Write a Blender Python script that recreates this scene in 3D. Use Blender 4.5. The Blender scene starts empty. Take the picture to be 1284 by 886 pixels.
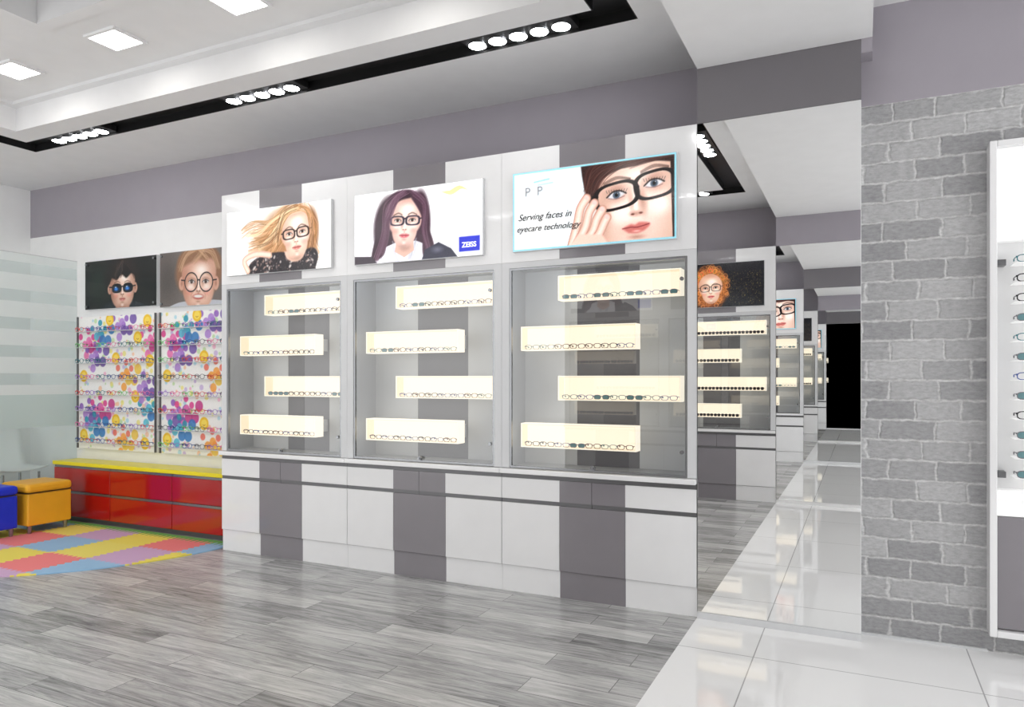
import bpy, bmesh, math, random
import numpy as np
from mathutils import Vector, Matrix
random.seed(7); rng=np.random.RandomState(5)
S=bpy.context.scene
S.view_settings.view_transform='Standard'
COL=S.collection

# ---------------- helpers ----------------
def lin(c):
    r=[]
    for v in c[:3]:
        v=v/255.0
        r.append(v/12.92 if v<=.04045 else ((v+.055)/1.055)**2.4)
    return (r[0],r[1],r[2],1.0)
def nodes(name):
    m=bpy.data.materials.new(name); m.use_nodes=True
    nt=m.node_tree; b=nt.nodes['Principled BSDF']
    return m,nt,b
def mat(name,rgb,rough=.5,metal=0,emit=None,estr=0,var=.04,scale=6,spec=.5,coat=0):
    m,nt,b=nodes(name)
    n=nt.nodes.new('ShaderNodeTexNoise'); n.inputs['Scale'].default_value=scale; n.inputs['Detail'].default_value=3
    tc=nt.nodes.new('ShaderNodeTexCoord'); nt.links.new(tc.outputs['Object'],n.inputs['Vector'])
    mr=nt.nodes.new('ShaderNodeMapRange'); mr.inputs['To Min'].default_value=1-var; mr.inputs['To Max'].default_value=1+var
    nt.links.new(n.outputs['Fac'],mr.inputs['Value'])
    mx=nt.nodes.new('ShaderNodeVectorMath'); mx.operation='SCALE'; mx.inputs[0].default_value=lin(rgb)[:3]
    nt.links.new(mr.outputs[0],mx.inputs['Scale']); nt.links.new(mx.outputs[0],b.inputs['Base Color'])
    b.inputs['Roughness'].default_value=rough; b.inputs['Metallic'].default_value=metal
    b.inputs['Specular IOR Level'].default_value=spec; b.inputs['Coat Weight'].default_value=coat
    if emit is not None:
        b.inputs['Emission Color'].default_value=lin(emit); b.inputs['Emission Strength'].default_value=estr
    return m
def mth(nt,op,a,b=None):
    n=nt.nodes.new('ShaderNodeMath'); n.operation=op
    for i,v in enumerate([a,b]):
        if v is None: continue
        if isinstance(v,(int,float)): n.inputs[i].default_value=v
        else: nt.links.new(v,n.inputs[i])
    return n.outputs[0]
def ramp(nt,fac,stops,interp='LINEAR'):
    r=nt.nodes.new('ShaderNodeValToRGB'); r.color_ramp.interpolation=interp
    e=r.color_ramp.elements
    while len(e)<len(stops): e.new(.5)
    for i,(p,c) in enumerate(stops): e[i].position=p; e[i].color=lin(c)
    nt.links.new(fac,r.inputs[0]); return r.outputs[0]
def sep_pos(nt):
    g=nt.nodes.new('ShaderNodeNewGeometry'); s=nt.nodes.new('ShaderNodeSeparateXYZ')
    nt.links.new(g.outputs['Position'],s.inputs[0]); return s.outputs,g.outputs['Position']
def comb(nt,x,y,z=0):
    c=nt.nodes.new('ShaderNodeCombineXYZ')
    for i,v in enumerate([x,y,z]):
        if isinstance(v,(int,float)): c.inputs[i].default_value=v
        else: nt.links.new(v,c.inputs[i])
    return c.outputs[0]

WL={}
def put(ob,wloc,parent=None,label=None,category=None,group=None,kind=None):
    COL.objects.link(ob); WL[ob.name]=Vector(wloc)
    if parent is not None:
        ob.parent=parent; ob.location=Vector(wloc)-WL[parent.name]
    else: ob.location=wloc
    if label: ob['label']=label
    if category: ob['category']=category
    if group: ob['group']=group
    if kind: ob['kind']=kind
    return ob
def empty(name,wloc,**k):
    e=bpy.data.objects.new(name,None); e.empty_display_size=.1
    return put(e,wloc,**k)
def addbox(bm,b,mi=0):
    x0,x1,y0,y1,z0,z1=b[:6]
    if len(b)>6: mi=b[6]
    if x0>x1:x0,x1=x1,x0
    if y0>y1:y0,y1=y1,y0
    if z0>z1:z0,z1=z1,z0
    v=[bm.verts.new(p) for p in [(x0,y0,z0),(x1,y0,z0),(x1,y1,z0),(x0,y1,z0),(x0,y0,z1),(x1,y0,z1),(x1,y1,z1),(x0,y1,z1)]]
    for f in [(0,3,2,1),(4,5,6,7),(0,1,5,4),(1,2,6,5),(2,3,7,6),(3,0,4,7)]:
        bm.faces.new([v[i] for i in f]).material_index=mi
def finish(name,bm,mats,bevel=0,smooth=False,**k):
    bmesh.ops.recalc_face_normals(bm,faces=bm.faces)
    xs=[v.co.x for v in bm.verts]; ys=[v.co.y for v in bm.verts]; zs=[v.co.z for v in bm.verts]
    c=Vector(((min(xs)+max(xs))/2,(min(ys)+max(ys))/2,min(zs)))
    for v in bm.verts: v.co-=c
    me=bpy.data.meshes.new(name); bm.to_mesh(me); bm.free()
    for m in mats: me.materials.append(m)
    if smooth:
        for p in me.polygons: p.use_smooth=True
    ob=bpy.data.objects.new(name,me)
    if bevel:
        md=ob.modifiers.new('bev','BEVEL'); md.width=bevel; md.segments=2; md.limit_method='ANGLE'
    return put(ob,c,**k)
def boxes(name,bl,mats,bevel=0,**k):
    bm=bmesh.new()
    for b in bl: addbox(bm,b)
    return finish(name,bm,mats,bevel,**k)
def addcyl(bm,p,r,h,axis='Z',seg=16,mi=0,r2=None):
    r2=r if r2 is None else r2
    R={'Z':Matrix.Identity(4),'Y':Matrix.Rotation(math.pi/2,4,'X'),'X':Matrix.Rotation(math.pi/2,4,'Y')}[axis]
    n0=len(bm.faces)
    bmesh.ops.create_cone(bm,cap_ends=True,segments=seg,radius1=r,radius2=r2,depth=h,matrix=Matrix.Translation(p)@R)
    bm.faces.ensure_lookup_table()
    for f in bm.faces[n0:]: f.material_index=mi

# ---------------- materials ----------------
WHITE=mat('white_paint',(242,242,242),.5)
CEIL=mat('ceiling_paint',(232,232,233),.7)
CEILG=mat('ceiling_grey',(120,120,122),.7)
BAND=mat('violet_grey_paint',(160,155,163),.6)
BANDD=mat('dark_grey_paint',(114,111,115),.6)
BLACK=mat('black_metal',(22,22,23),.4)
LIGHTP=mat('white_gloss_laminate',(236,236,237),.12,coat=.4)
DARKP=mat('grey_gloss_laminate',(132,128,133),.14,coat=.4)
FRAMEM=mat('silver_white_frame',(212,213,215),.25)
CHROME=mat('brushed_metal',(150,152,155),.25,metal=.8)
GROOVE=mat('dark_aluminium',(110,110,112),.35,metal=.5)
INL=mat('cabinet_back_light',(200,203,206),.5)
IND=mat('cabinet_back_dark',(104,104,110),.5)
INS=mat('cabinet_side_grey',(160,163,168),.5)
CREAM=mat('lit_cream_panel',(120,105,85),.5,emit=(255,242,216),estr=1.22,var=.02)
CREAM2=mat('lit_cream_side',(120,105,85),.5,emit=(255,230,194),estr=1.0,var=.02)
CREAMO=mat('glowing_acrylic_shell',(150,140,122),.4,emit=(255,246,226),estr=1.05,var=.02)
RED=mat('red_lacquer',(172,24,20),.12,coat=.6)
YEL=mat('yellow_laminate',(238,222,30),.3)
ORANGE=mat('yellow_leather',(238,176,40),.4,var=.1)
BLUE=mat('blue_leather',(20,50,205),.4,var=.1)
SEAM=mat('stitched_seam',(90,70,40),.6)
LAMP=mat('lamp_glow',(255,255,255),.4,emit=(255,255,255),estr=25)
PANEL=mat('panel_glow',(255,255,255),.4,emit=(255,252,245),estr=18)
FILLG=mat('cabinet_fill_glow',(255,255,255),.4,emit=(240,247,255),estr=7)  # added fill glow for the dim cabinet interiors
GLOWW=mat('self_glowing_white',(235,235,235),.3,emit=(255,255,255),estr=.25)  # white with some glow of its own, also on parts that are no lamps
TXTK=mat('black_ink',(22,22,26),.5)
TXTW=mat('white_ink',(240,240,240),.5,emit=(255,255,255),estr=.6)
TXTG=mat('grey_ink',(165,165,170),.5)

m,nt,b=nodes('mirror'); b.inputs['Base Color'].default_value=(.965,.97,.97,1); b.inputs['Metallic'].default_value=1; b.inputs['Roughness'].default_value=0.0
MIRROR=m
def glassmat(name,tint,k=.6,add=.045,frost=False):
    m=bpy.data.materials.new(name); m.use_nodes=True; nt=m.node_tree; nt.nodes.clear()
    out=nt.nodes.new('ShaderNodeOutputMaterial')
    tr=nt.nodes.new('ShaderNodeBsdfTransparent'); tr.inputs[0].default_value=tint+(1,)
    gl=nt.nodes.new('ShaderNodeBsdfGlossy'); gl.inputs['Roughness'].default_value=0.0
    lw=nt.nodes.new('ShaderNodeLayerWeight'); lw.inputs[0].default_value=.5
    f=mth(nt,'ADD',mth(nt,'MULTIPLY',mth(nt,'POWER',lw.outputs['Facing'],4.0),k),add)
    mx=nt.nodes.new('ShaderNodeMixShader'); nt.links.new(f,mx.inputs[0]); nt.links.new(tr.outputs[0],mx.inputs[1]); nt.links.new(gl.outputs[0],mx.inputs[2])
    if frost:
        s,_=sep_pos(nt)
        w=mth(nt,'FRACT',mth(nt,'MULTIPLY',s[2],4.0))
        band=mth(nt,'MULTIPLY',mth(nt,'GREATER_THAN',w,.42),mth(nt,'GREATER_THAN',s[2],1.16))
        low=mth(nt,'MULTIPLY',mth(nt,'MULTIPLY',mth(nt,'LESS_THAN',s[2],1.16),mth(nt,'GREATER_THAN',s[2],.86)),.62)
        fac=mth(nt,'ADD',mth(nt,'ADD',mth(nt,'MULTIPLY',band,.62),.22),low)
        colr=nt.nodes.new('ShaderNodeMix'); colr.data_type='RGBA'; nt.links.new(band,colr.inputs[0]); colr.inputs[6].default_value=(.66,.78,.76,1); colr.inputs[7].default_value=(.90,.95,.94,1)
        d=nt.nodes.new('ShaderNodeBsdfTranslucent'); nt.links.new(colr.outputs[2],d.inputs[0])
        d2=nt.nodes.new('ShaderNodeBsdfDiffuse'); nt.links.new(colr.outputs[2],d2.inputs[0])
        a=nt.nodes.new('ShaderNodeMixShader'); a.inputs[0].default_value=.6
        nt.links.new(d.outputs[0],a.inputs[1]); nt.links.new(d2.outputs[0],a.inputs[2])
        m2=nt.nodes.new('ShaderNodeMixShader'); nt.links.new(fac,m2.inputs[0]); nt.links.new(mx.outputs[0],m2.inputs[1]); nt.links.new(a.outputs[0],m2.inputs[2])
        nt.links.new(m2.outputs[0],out.inputs[0])
    else: nt.links.new(mx.outputs[0],out.inputs[0])
    return m
GLASS=glassmat('cabinet_glass',(.90,.91,.92),k=.6,add=.12)
FROST=glassmat('frosted_glass',(.88,.94,.93),k=.2,add=.02,frost=True)

# wood floor
m,nt,b=nodes('grey_wood_planks'); s,pos=sep_pos(nt)
br=nt.nodes.new('ShaderNodeTexBrick'); br.offset=.37; br.offset_frequency=2
nt.links.new(comb(nt,s[0],s[1]),br.inputs['Vector'])
for k_,v in [('Scale',1),('Mortar Size',.0016),('Mortar Smooth',.1),('Bias',0),('Brick Width',.95),('Row Height',.152)]: br.inputs[k_].default_value=v
br.inputs['Color1'].default_value=(0,0,0,1); br.inputs['Color2'].default_value=(1,1,1,1); br.inputs['Mortar'].default_value=(.5,.5,.5,1)
rnd=nt.nodes.new('ShaderNodeSeparateColor'); nt.links.new(br.outputs['Color'],rnd.inputs[0]); rv=rnd.outputs[0]
gx=mth(nt,'ADD',mth(nt,'MULTIPLY',s[0],2.0),mth(nt,'MULTIPLY',rv,37.0))
gy=mth(nt,'ADD',mth(nt,'MULTIPLY',s[1],24.0),mth(nt,'MULTIPLY',rv,11.0))
n1=nt.nodes.new('ShaderNodeTexNoise'); n1.inputs['Scale'].default_value=1.4; n1.inputs['Detail'].default_value=9; n1.inputs['Roughness'].default_value=.72; n1.inputs['Distortion'].default_value=1.2
nt.links.new(comb(nt,gx,gy),n1.inputs['Vector'])
n2=nt.nodes.new('ShaderNodeTexNoise'); n2.inputs['Scale'].default_value=.6; n2.inputs['Detail'].default_value=3
nt.links.new(comb(nt,mth(nt,'MULTIPLY',s[0],3),mth(nt,'MULTIPLY',s[1],14)),n2.inputs['Vector'])
f=mth(nt,'ADD',mth(nt,'MULTIPLY',mth(nt,'SUBTRACT',n1.outputs[0],.5),1.95),mth(nt,'ADD',mth(nt,'MULTIPLY',rv,.46),mth(nt,'MULTIPLY',n2.outputs[0],.52)))
col=ramp(nt,f,[(.0,(100,100,101)),(.3,(146,146,146)),(.6,(180,180,179)),(.95,(210,209,208))])
mx=nt.nodes.new('ShaderNodeMix'); mx.data_type='RGBA'; nt.links.new(br.outputs['Fac'],mx.inputs[0]); nt.links.new(col,mx.inputs[6]); mx.inputs[7].default_value=lin((106,105,105))
nt.links.new(mx.outputs[2],b.inputs['Base Color']); b.inputs['Roughness'].default_value=.25; b.inputs['Specular IOR Level'].default_value=.4
WOOD=m
# tile floor
m,nt,b=nodes('white_polished_tile'); s,pos=sep_pos(nt)
br=nt.nodes.new('ShaderNodeTexBrick'); br.offset=0
nt.links.new(comb(nt,mth(nt,'ADD',s[0],.457+9.15),mth(nt,'ADD',s[1],.11+9.15)),br.inputs['Vector'])
for k_,v in [('Scale',1),('Mortar Size',.003),('Mortar Smooth',.1),('Brick Width',.915),('Row Height',.915)]: br.inputs[k_].default_value=v
br.inputs['Color1'].default_value=lin((243,243,243)); br.inputs['Color2'].default_value=lin((239,239,239)); br.inputs['Mortar'].default_value=lin((178,178,178))
nt.links.new(br.outputs['Color'],b.inputs['Base Color']); b.inputs['Roughness'].default_value=.04; b.inputs['Specular IOR Level'].default_value=.8
TILE=m
# bricks
m,nt,b=nodes('grey_brick'); s,pos=sep_pos(nt)
nn=nt.nodes.new('ShaderNodeTexNoise'); nn.inputs['Scale'].default_value=18; nn.inputs['Detail'].default_value=6; nn.inputs['Roughness'].default_value=.6; nt.links.new(pos,nn.inputs['Vector'])
sc=nt.nodes.new('ShaderNodeSeparateColor'); nt.links.new(nn.outputs['Color'],sc.inputs[0])
w1=mth(nt,'MULTIPLY',mth(nt,'SUBTRACT',sc.outputs[0],.5),.042)
w3=mth(nt,'MULTIPLY',mth(nt,'SUBTRACT',sc.outputs[1],.5),.028)
nn2=nt.nodes.new('ShaderNodeTexNoise'); nn2.inputs['Scale'].default_value=2.2; nt.links.new(comb(nt,s[0],0,mth(nt,'MULTIPLY',mth(nt,'FLOOR',mth(nt,'DIVIDE',s[2],.1)),3.7)),nn2.inputs['Vector'])
w2=mth(nt,'MULTIPLY',mth(nt,'SUBTRACT',nn2.outputs[0],.5),.22)
br=nt.nodes.new('ShaderNodeTexBrick'); br.offset=.5
nt.links.new(comb(nt,mth(nt,'ADD',mth(nt,'ADD',s[0],w2),w1),mth(nt,'ADD',s[2],w3)),br.inputs['Vector'])
for k_,v in [('Scale',1),('Mortar Size',.012),('Mortar Smooth',1.0),('Brick Width',.235),('Row Height',.1)]: br.inputs[k_].default_value=v
br.inputs['Color1'].default_value=lin((156,156,158)); br.inputs['Color2'].default_value=lin((192,192,193)); br.inputs['Mortar'].default_value=lin((216,216,216))
n3=nt.nodes.new('ShaderNodeTexNoise'); n3.inputs['Scale'].default_value=30; n3.inputs['Detail'].default_value=8; n3.inputs['Roughness'].default_value=.72; nt.links.new(comb(nt,s[0],0,mth(nt,'MULTIPLY',s[2],2.4)),n3.inputs['Vector'])
mr=nt.nodes.new('ShaderNodeMapRange'); mr.inputs['From Min'].default_value=.3; mr.inputs['From Max'].default_value=.7; mr.inputs['To Min'].default_value=.70; mr.inputs['To Max'].default_value=1.24; nt.links.new(n3.outputs[0],mr.inputs[0])
vm=nt.nodes.new('ShaderNodeVectorMath'); vm.operation='SCALE'; nt.links.new(br.outputs['Color'],vm.inputs[0]); nt.links.new(mr.outputs[0],vm.inputs['Scale'])
nt.links.new(vm.outputs[0],b.inputs['Base Color']); b.inputs['Roughness'].default_value=.8
h=mth(nt,'ADD',mth(nt,'SUBTRACT',1.0,br.outputs['Fac']),mth(nt,'MULTIPLY',n3.outputs[0],.7))
bp=nt.nodes.new('ShaderNodeBump'); bp.inputs['Strength'].default_value=.75; bp.inputs['Distance'].default_value=.012; nt.links.new(h,bp.inputs['Height']); nt.links.new(bp.outputs[0],b.inputs['Normal'])
BRICK=m
# foam mat
m,nt,b=nodes('puzzle_foam'); s,pos=sep_pos(nt)
T=.42
def tooth(a): return mth(nt,'MULTIPLY',mth(nt,'SINE',mth(nt,'MULTIPLY',a,2*math.pi*8/T)),.035)
cx=mth(nt,'FLOOR',mth(nt,'ADD',mth(nt,'DIVIDE',s[0],T),tooth(s[1])))
cy=mth(nt,'FLOOR',mth(nt,'ADD',mth(nt,'DIVIDE',s[1],T),tooth(s[0])))
k4=mth(nt,'FRACT',mth(nt,'ADD',mth(nt,'MULTIPLY',mth(nt,'ADD',cx,mth(nt,'MULTIPLY',cy,2.0)),.2),20.05))
col=ramp(nt,k4,[(0,(238,222,96)),(.2,(240,132,132)),(.4,(150,190,222)),(.6,(238,224,110)),(.8,(206,170,205))],'CONSTANT')
mx=nt.nodes.new('ShaderNodeMix'); mx.data_type='RGBA'; nt.links.new(mth(nt,'GREATER_THAN',mth(nt,'ADD',s[1],tooth(s[0])),4.10),mx.inputs[0]); nt.links.new(col,mx.inputs[6]); mx.inputs[7].default_value=lin((110,175,85))
nt.links.new(mx.outputs[2],b.inputs['Base Color']); b.inputs['Roughness'].default_value=.75
FOAM=m

# ---------------- painter (poster pictures as vertex colour grids) ----------------
class Paint:
    def __init__(s,W,H,nx,bg):
        s.W,s.H,s.nx=W,H,nx; s.ny=max(2,int(nx*H/W)); 
        s.X,s.Y=np.meshgrid(np.linspace(0,W,s.nx),np.linspace(0,H,s.ny))
        s.px=W/nx; s.c=np.ones((s.ny,s.nx,3))*np.array(bg,float)
    def bl(s,m,col,a=1):
        m=np.clip(m,0,1)[...,None]*a; s.c=s.c*(1-m)+np.array(col,float)*m
    def loc(s,cx,cy,ang):
        dx,dy=s.X-cx,s.Y-cy; c,n=math.cos(ang),math.sin(ang); return dx*c+dy*n,-dx*n+dy*c
    def ell(s,cx,cy,rx,ry,col,ang=0,soft=None,a=1,p=2,within=None):
        x,y=s.loc(cx,cy,ang); d=(np.abs(x/rx)**p+np.abs(y/ry)**p)**(1/p)
        so=soft if soft is not None else s.px*1.3/min(rx,ry)
        m=(1-d)/so+.5 if so<.9 else (1-d)/so
        m=np.clip(m,0,1)
        if so>=.9: m=m*m*(3-2*m)
        if within is not None: m=m*within
        s.bl(m,col,a)
    def emask(s,cx,cy,rx,ry,ang=0,so=.06):
        x,y=s.loc(cx,cy,ang); return np.clip((1-np.hypot(x/rx,y/ry))/so+.5,0,1)
    def ring(s,cx,cy,rx,ry,w,col,ang=0,p=2,a=1):
        x,y=s.loc(cx,cy,ang); d=(np.abs(x/rx)**p+np.abs(y/ry)**p)**(1/p)
        s.bl((w/2-np.abs(d-1)*min(rx,ry))/(s.px*1.2)+.5,col,a)
    def line(s,pts,w,col,a=1,soft=1.2):
        D=np.full(s.X.shape,1e9)
        for (x0,y0),(x1,y1) in zip(pts[:-1],pts[1:]):
            vx,vy=x1-x0,y1-y0; t=np.clip(((s.X-x0)*vx+(s.Y-y0)*vy)/(vx*vx+vy*vy+1e-9),0,1)
            D=np.minimum(D,np.hypot(s.X-x0-t*vx,s.Y-y0-t*vy))
        s.bl((w/2-D)/(s.px*soft)+.5,col,a)
    def poly(s,pts,col,a=1,soft=1.3):
        ins=np.zeros(s.X.shape,bool); D=np.full(s.X.shape,1e9); n=len(pts)
        for i in range(n):
            (x0,y0),(x1,y1)=pts[i],pts[(i+1)%n]
            vx,vy=x1-x0,y1-y0; t=np.clip(((s.X-x0)*vx+(s.Y-y0)*vy)/(vx*vx+vy*vy+1e-9),0,1)
            D=np.minimum(D,np.hypot(s.X-x0-t*vx,s.Y-y0-t*vy))
            if y0!=y1:
                c=((y0>s.Y)!=(y1>s.Y))&(s.X<(x1-x0)*(s.Y-y0)/(y1-y0)+x0); ins^=c
        s.bl(np.where(ins,D,-D)/(s.px*soft)+.5,col,a)
def curve(pts,n=10):
    out=[]; P=[pts[0]]+list(pts)+[pts[-1]]
    for i in range(1,len(P)-2):
        p0,p1,p2,p3=[np.array(q,float) for q in P[i-1:i+3]]
        for t in np.linspace(0,1,n,endpoint=False):
            out.append(tuple(.5*((2*p1)+(-p0+p2)*t+(2*p0-5*p1+4*p2-p3)*t*t+(-p0+3*p1-3*p2+p3)*t**3)))
    out.append(tuple(P[-1])); return out
def face(p,cx,cy,s,ang=0,skin=(248,222,205),shade=(205,150,125),lip=(200,90,90),eye=(50,35,30),glasses=None,gcol=(20,20,25),gw=.05,smile=False,ears=True,child=False,gy=.06,grx=.30,gry=.22,gsep=.36,brow=(70,45,35),light=(255,246,240),side=-1):
    def L0(x,y): return (cx+s*(x*math.cos(ang)-y*math.sin(ang)),cy+s*(x*math.sin(ang)+y*math.cos(ang)))
    def L(x,y): return L0(x*.97,y*.86-.12) if child else L0(x,y)
    mix=lambda a,b,t:[a[i]*(1-t)+b[i]*t for i in range(3)]
    mid=mix(skin,shade,.55); deep=mix(shade,(90,45,35),.35)
    if ears:
        for q in(-1,1):
            p.ell(*L(q*.82,.0),s*.14,s*.22,mid,ang,soft=.2); p.ell(*L(q*.82,.0),s*.07,s*.14,deep,ang,soft=.9,a=.6)
    jaw=.72 if child else .58
    M=np.maximum(p.emask(*L0(0,.2),s*.79,s*.82,ang,.1),p.emask(*L0(0,-.26),s*jaw,s*.74,ang,.1))
    p.bl(M,mid)
    E=lambda x,y,rx,ry,c,a,so=1.1: p.ell(*L(x,y),s*rx,s*ry,c,ang,soft=so,a=a,within=M)
    E(0,.14,.90,1.0,skin,1,1.0); E(0,-.30,jaw*1.15,.76,skin,.8,1.0)
    E(.75*side,-.05,.65,1.2,shade,.8); E(-.9*side,-.2,.4,1.0,shade,.45); E(0,.98,.95,.45,shade,.75); E(0,-1.0,.7,.3,deep,.6)
    E(-.12*side,.5,.5,.34,light,.9)
    for q in (-1,1):
        E(q*.40,-.16,.27,.22,light,.8); E(q*.42,-.32,.26,.2,(228,132,116),.5 if child else .36)
        E(q*.33,.13,.30,.18,deep,.6); E(q*.2,.02,.12,.2,deep,.45)
        for d_ in range(4): p.line(curve([L(q*.14,.26+.014*d_),L(q*.32,.335+.012*d_),L(q*.54,.27+.004*d_)],4),s*.018,brow,.28 if child else .45,soft=1.8)
        eh=.066 if child else .056
        p.ell(*L(q*.34,.07),s*.135,s*eh,(222,214,212),ang,soft=.5)
        p.ell(*L(q*.34,.075),s*.066,s*(eh+.006),eye,ang,soft=.4); p.ell(*L(q*.34+.02,.095),s*.02,s*.018,(250,250,250),ang)
        p.line(curve([L(q*.18,.055),L(q*.26,.115),L(q*.37,.13),L(q*.49,.08)],4),s*.026,mix(eye,(0,0,0),.4),.85,soft=1.6)
        p.line(curve([L(q*.2,.03),L(q*.34,.0),L(q*.48,.045)],4),s*.014,deep,.6,soft=1.8)
        p.line(curve([L(q*.2,.17),L(q*.35,.2),L(q*.5,.15)],4),s*.016,deep,.5,soft=1.8)
    E(.12*side,-.06,.11,.34,deep,.55); E(-.02*side,-.05,.05,.3,light,.95); E(0,-.22,.08,.07,light,.8); E(0,-.30,.17,.07,deep,.6)
    for q in (-1,1): p.ell(*L(q*.065,-.28),s*.03,s*.016,mix(deep,(50,20,15),.6),ang,soft=.8,a=.8)
    E(0,-.38,.06,.08,shade,.7)
    if smile:
        E(0,-.49,.36,.2,deep,.45)
        p.ell(*L(0,-.49),s*.25,s*.085,lip,ang,soft=.5); p.ell(*L(0,-.475),s*.21,s*.05,(236,230,224),ang,soft=.6)
        for q in (-1,1): p.line(curve([L(q*.2,-.28),L(q*.33,-.4),L(q*.33,-.55)],4),s*.03,deep,.35,soft=4)
    else:
        w=.19 if child else .22
        E(0,-.52,.3,.15,deep,.3)
        p.poly(curve([L(-w,-.505),L(-.08,-.455),L(0,-.468),L(.08,-.455),L(w,-.505),L(.12,-.575),L(0,-.595),L(-.12,-.575),L(-w,-.505)],4),lip,soft=3.5,a=.9)
        p.line(curve([L(-w,-.505),L(-.08,-.503),L(0,-.512),L(.08,-.503),L(w,-.505)],4),s*.016,mix(lip,(60,10,10),.6),soft=1.6); E(0,-.555,.08,.024,light,.6)
    E(0,-.67,.18,.05,deep,.55); E(0,-.80,.16,.1,light,.65)
    if glasses:
        for q in (-1,1):
            c=L(q*gsep,gy)
            if glasses=='sun':
                E(q*gsep,gy-.06,grx*1.25,gry*1.35,deep,.5)
                p.ell(*c,s*grx,s*gry,gcol,ang,p=2.6); p.ell(c[0]-s*.04,c[1]-s*.03,s*.25,s*.14,(60,140,235),ang,soft=1,a=1); p.ell(c[0]-s*.07,c[1]+s*.05,s*.1,s*.05,(205,230,255),ang,soft=1,a=.9)
            elif glasses=='round': p.ring(*c,s*grx,s*gry,s*gw,gcol,ang); E(q*gsep,gy,.28,.28,(255,255,255),.12,.9)
            else: p.ring(*c,s*grx,s*gry,s*gw,gcol,ang,p=3.2)
            p.line([L(q*(gsep+grx),gy+.06),L(q*.84,gy+.08)],s*gw,gcol)
        p.line([L(-(gsep-grx),gy+.05),L(0,gy+.09),L((gsep-grx),gy+.05)],s*gw,gcol)
def printmat(estr,rough=.15):
    m,nt,b=nodes('printed_picture'); a=nt.nodes.new('ShaderNodeAttribute'); a.attribute_name='Col'
    nt.links.new(a.outputs['Color'],b.inputs['Base Color']); nt.links.new(a.outputs['Color'],b.inputs['Emission Color'])
    b.inputs['Emission Strength'].default_value=estr; b.inputs['Roughness'].default_value=rough
    try: m.cycles.emission_sampling='NONE'
    except Exception: pass
    return m
PRINT=printmat(.40); PRINTK=printmat(.08); PRINTB=printmat(.05,.35)
def picture(p,x0,x1,y,z0,z1,M,parent,name='printed_picture'):
    ny,nx=p.c.shape[:2]
    xs=np.linspace(x0,x1,nx); cx,cz=(x0+x1)/2,z0
    XX,ZZ=np.meshgrid(xs-cx,np.linspace(0,z1-z0,ny))
    co=np.stack([XX.ravel(),np.zeros(nx*ny),ZZ.ravel()],1)
    idx=np.arange(nx*ny).reshape(ny,nx)
    F=np.stack([idx[:-1,:-1].ravel(),idx[:-1,1:].ravel(),idx[1:,1:].ravel(),idx[1:,:-1].ravel()],1)
    me=bpy.data.meshes.new(name); me.from_pydata(co.tolist(),[],F.tolist())
    c=np.clip(p.c.reshape(-1,3)+rng.normal(0,2.5,(nx*ny,1)),0,255)/255.0; c=np.where(c<=.04045,c/12.92,((c+.055)/1.055)**2.4)
    at=me.color_attributes.new('Col','FLOAT_COLOR','POINT')
    at.data.foreach_set('color',np.concatenate([c,np.ones((len(c),1))],1).astype(np.float32).ravel())
    me.materials.append(M); ob=bpy.data.objects.new(name,me)
    return put(ob,(cx,y,cz),parent=parent)
def text(s,x,y,z,size,M,parent,shear=0,flip=False,ext=.0008,bold=0):
    cu=bpy.data.curves.new('t','FONT'); cu.body=s; cu.size=size; cu.shear=shear; cu.extrude=ext; cu.offset=bold
    o=bpy.data.objects.new('t',cu); COL.objects.link(o); dg=bpy.context.evaluated_depsgraph_get()
    me=bpy.data.meshes.new_from_object(o.evaluated_get(dg)); bpy.data.objects.remove(o)
    R=Matrix.Rotation(math.pi/2,4,'X')
    if flip: R=Matrix.Rotation(math.pi,4,'Z')@R
    me.transform(R); me.materials.clear(); me.materials.append(M); me.name='lettering'
    ob=bpy.data.objects.new('lettering',me)
    return put(ob,(x,y,z),parent=parent)

# ---------------- camera ----------------
HC=1.31
cam=bpy.data.cameras.new('camera'); co=bpy.data.objects.new('camera',cam); COL.objects.link(co)
cam.sensor_width=36; cam.lens=906/1284*36; cam.shift_y=31/1284; cam.clip_start=.01
co.location=(0,0,HC); co.rotation_euler=(math.pi/2,0,math.atan(438/906))
S.camera=co

# ---------------- room shell ----------------
st=dict(kind='structure')
ZC=3.2; XL=-7.55; XR=2.6; YB=4.45; YF=-.42; XO=-3.2
boxes('floor',[(XL,-.81,YF,YB,-.05,0)],[WOOD],label='grey wood plank floor',**st)
boxes('floor.001',[(-.81,XR,YF,YB,-.05,0)],[TILE],label='polished white tile floor',**st)
boxes('wall_back',[(XL-.05,-.81,YB,YB+.05,0,2.72,0),(XL-.05,-.81,YB,YB+.05,2.72,ZC,1)],[WHITE,BAND],label='white wall with violet-grey upper band',**st)
boxes('wall_back.001',[(-.808,0.0,4.012,YB,0,2.70,0),(-.808,0.0,4.0,YB,2.70,3.0,1),(-.808,0,4.03,YB,3.0,ZC,1)],[WHITE,BANDD],label='wall block carrying the mirror with grey band above',**st)
boxes('wall_right',[(0.0,XR,4.12,YB,0,2.70,0),(0.0,XR,4.12,YB,2.70,ZC,1),(0,.05,4.0,4.12,2.93,3.0,1)],[BRICK,BAND],label='grey brick wall with violet-grey upper band',**st)
boxes('wall_left',[(XL-.05,XL,YF,YB,0,2.72,0),(XL-.05,XL,YF,YB,2.72,ZC,0)],[WHITE],label='white side wall',**st)
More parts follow.
